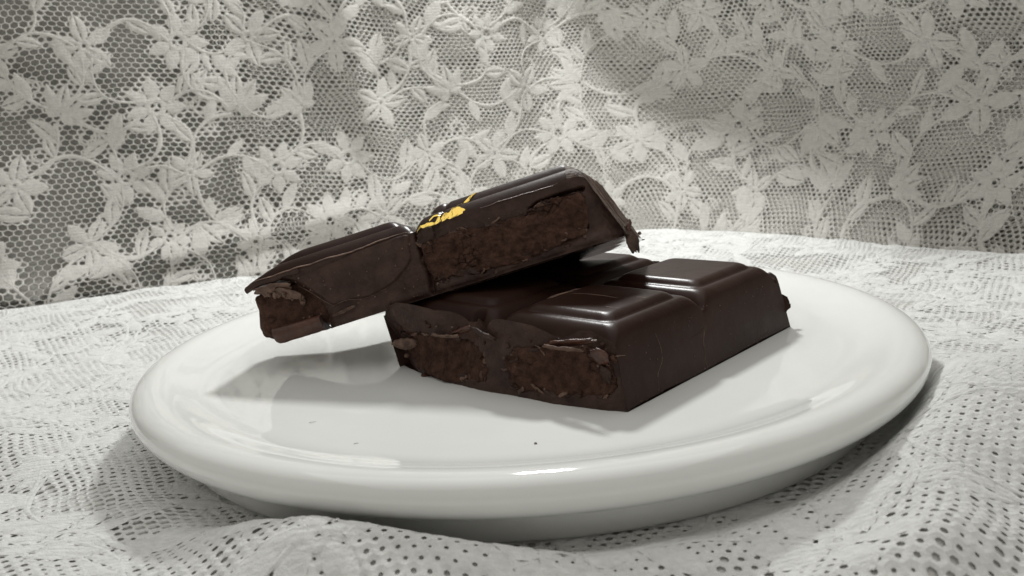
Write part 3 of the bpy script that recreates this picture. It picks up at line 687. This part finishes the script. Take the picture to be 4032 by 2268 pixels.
def lace_pattern(parent, surf, u0, u1, v0, v1, ok, sp, seed):
    """sprays of flowers joined by curling stems with leaves"""
    r_ = np.random.default_rng(seed); pts = []
    nr = int((v1 - v0) / (sp * .80)) + 1; nc = int((u1 - u0) / sp) + 1
    idx = {}
    for j in range(nr):
        for i in range(nc):
            pu = u0 + (i + .5 * (j % 2)) * sp + r_.normal() * .34; pv = v0 + j * sp * .80 + r_.normal() * .26
            idx[(i, j)] = len(pts); pts.append((pu, pv))
    pts = np.array(pts); vis = ok(pts[:, 0], pts[:, 1], 1.3)
    kinds = r_.choice([0, 0, 1, 1, 2], len(pts))
    for q, (pu, pv) in enumerate(pts):
        if vis[q]: flower(parent, surf, (pu, pv), r_.uniform(.85, 1.30), r_.uniform(0, 6.28), int(kinds[q]), float(q))
    sd = 0.; leaves = []
    for (i, j), q in idx.items():
        nb = [(i + 1, j), (i + (j % 2), j + 1), (i - 1 + (j % 2), j + 1)]
        for w_, kk in enumerate(nb):
            if kk not in idx or r_.random() < (.12, .15, .25)[w_]: continue
            p0, p1 = pts[q], pts[idx[kk]]
            if not ok(np.array([(p0[0] + p1[0]) / 2]), np.array([(p0[1] + p1[1]) / 2]), 1.0)[0]: continue
            sd += 1.7; d = (p1 - p0); dn = d / np.linalg.norm(d)
            L_ = stem(parent, surf, p0 + dn * .35, p1 - dn * .35, r_.choice([-1, 1]) * r_.uniform(.3, .75), r_.uniform(.04, .075), sd)
            for lt in (r_.uniform(.2, .32), r_.uniform(.42, .56), r_.uniform(.66, .8)):
                k = int(lt * 21); T = L_[min(k + 1, 21)] - L_[k - 1]; a0 = math.atan2(T[1], T[0]) + r_.choice([-1, 1]) * r_.uniform(.5, 1.1)
                if r_.random() < .62: leaves.append(leaf(parent, surf, L_[k], r_.uniform(.80, 1.35), a0, sd + lt, r_.uniform(.17, .26)))
    org = np.array([parent.matrix_world[i][3] / S for i in range(3)])
    leaves.sort(key=lambda m_: float(np.linalg.norm(m_.V[0][0] + org - CAM_C)))
    s_uv.extend(np.concatenate(m_.UV) for m_ in leaves)
    for m_ in leaves[:280]: m_.build("leaf", parent)
    if len(leaves) > 280:                         # past the countable ones: the farthest leaves as one piece
        rest = Motif(surf)
        for m_ in leaves[280:]:
            n0 = rest.n
            rest.V += m_.V; rest.UV += m_.UV; rest.F += [f_ + n0 for f_ in m_.F]; rest.n += m_.n
        rest.build("leaf", parent)['kind'] = "stuff"
    # a soft map of where the motifs lie: the net is worked closer along their edges
    allp = np.concatenate(s_uv); s_uv.clear(); h = .07
    nx, ny = int((u1 - u0 + 6) / h), int((v1 - v0 + 6) / h); m2 = np.zeros((nx, ny))
    ii = np.clip(((allp[:, 0] - u0 + 3) / h).astype(int), 0, nx - 1); jj = np.clip(((allp[:, 1] - v0 + 3) / h).astype(int), 0, ny - 1); m2[ii, jj] = 1
    for _ in range(1): m2 = np.maximum.reduce([m2, np.roll(m2, 1, 0) * .8, np.roll(m2, -1, 0) * .8, np.roll(m2, 1, 1) * .8, np.roll(m2, -1, 1) * .8])
    def near(u, v):
        i = np.clip(((u - u0 + 3) / h).astype(int), 0, nx - 1); j = np.clip(((v - v0 + 3) / h).astype(int), 0, ny - 1); return sst(m2[i, j] * 1.25 - .2)
    return near

# tablecloth
cloth = empty("tablecloth", (0, 0, -1.30), "white floral lace tablecloth spread flat under the plate", "tablecloth"); cloth_inv = np.array([0, 0, -1.30])
TS = lambda u, v, off: table_surf(u, v, off) - cloth_inv
def tok(u, v, m=1.0):
    P = table_surf(u, v, 0 * u); r = np.hypot(u, v)
    return in_view(P, 1.42) & (r > 6.9) & (v < yedge(u) + .5)
def topen(u, v):
    f = fbm(u * .30 + 2, v * .36, 3.7, 3)
    o = .40 + .42 * sst((f - .12) / .14) + .22 * vnoise(u * 4, v * 4, 2.)
    o = o * (1 - .6 * gauss2(u, v, 8.6, -6.5, 3.0, 3.2)) * (1 - .62 * gauss2(u, v, -2.2, -9.0, 3.2, 1.6)) + .4 * gauss2(u, v, 11.5, 1.0, 2.2, 2.6)
    return np.clip(o, .10, .76)
near_t = lace_pattern(cloth, TS, -29, 24, -14, 21, lambda u, v, m: tok(u, v, m), 3.3, 5)
net("net", TS, -29, 24, -15.5, 22, lambda u, v: tok(u, v), topen, cloth, pw=.225, ph=.172, mat=M_CNET, near=near_t)
X, Y = np.meshgrid(np.linspace(-34, 24, 200), np.linspace(0, 1, 190), indexing='ij'); Yv = -19 + (yedge(X) + .9 + 19) * Y
P = TS(X, Yv, 0 * X - .055)
grid("lining", P, M_LIN, cloth, uv=np.stack([X, Yv], -1))
# hanging lace behind
curt = empty("lace_curtain", (0, 20.5, -2.6), "white floral lace cloth hanging in folds behind the plate", "curtain"); ci = np.array([0, 20.5, -2.6])
BS = lambda u, v, off: back_surf(u, v, off) - ci
def bok(u, v, m=1.0):
    P = back_surf(u, v, 0 * u); return in_view(P, 1.42) & (v > -2.2)
def bopen(u, v):
    o = np.interp(u, [-24, -12, -7, 2, 14, 20], [.87, .86, .80, .74, .74, .79]) + .10 * fbm(u * .35, v * .4, 8.8, 3)
    return o
def bst(u, v):
    return np.interp(u, [-26, -8, 0, 32], [-31.5, -8.6, -.6, 27.0]), v * np.interp(u, [-26, -10, -2, 32], [1.3, 1.15, .95, .88])
near_b = lace_pattern(curt, BS, -33, 34, -2.0, 13.5, lambda u, v, m: bok(u, v, m), 3.25, 11)
net("under_net", lambda u, v, off: BS(u * .985 + .3, v, off - .22), -11, 34, -2.6, 14.4, lambda u, v: bok(u, v), lambda u, v: np.clip(.80 - .30 * sst((u + 9) / 9) + .3 * fbm(u * .5, v * .5, 1.7, 3), .2, .86), curt, pw=.25, ph=.19, stretch=bst)
net("net", BS, -30, 39, -2.6, 15.6, lambda u, v: bok(u, v), bopen, curt, pw=.25, ph=.165, stretch=bst, near=near_b)
X, Z = np.meshgrid(np.linspace(-36, 35, 260), np.linspace(-2.6, 15.5, 120), indexing='ij')
gap = np.interp(X, [-32, -12, -5, 30], [.6, .55, .5, .5])
grid("lining", BS(X, Z, -gap), M_LINB, curt, uv=np.stack([X, Z], -1))

# table under it all
def slab(name, x0, x1, y0, y1, z0, z1, mat):
    V = [(x, y, z) for x in (x0, x1) for y in (y0, y1) for z in (z0, z1)]
    F = [(0, 1, 3, 2), (4, 6, 7, 5), (0, 4, 5, 1), (2, 3, 7, 6), (0, 2, 6, 4), (1, 5, 7, 3)]
    o = link(name, V, F, mat, None, False); o['kind'] = "structure"; return o
slab("table", -45, 45, -24, 40, -5.0, -2.7, M_TABLE)
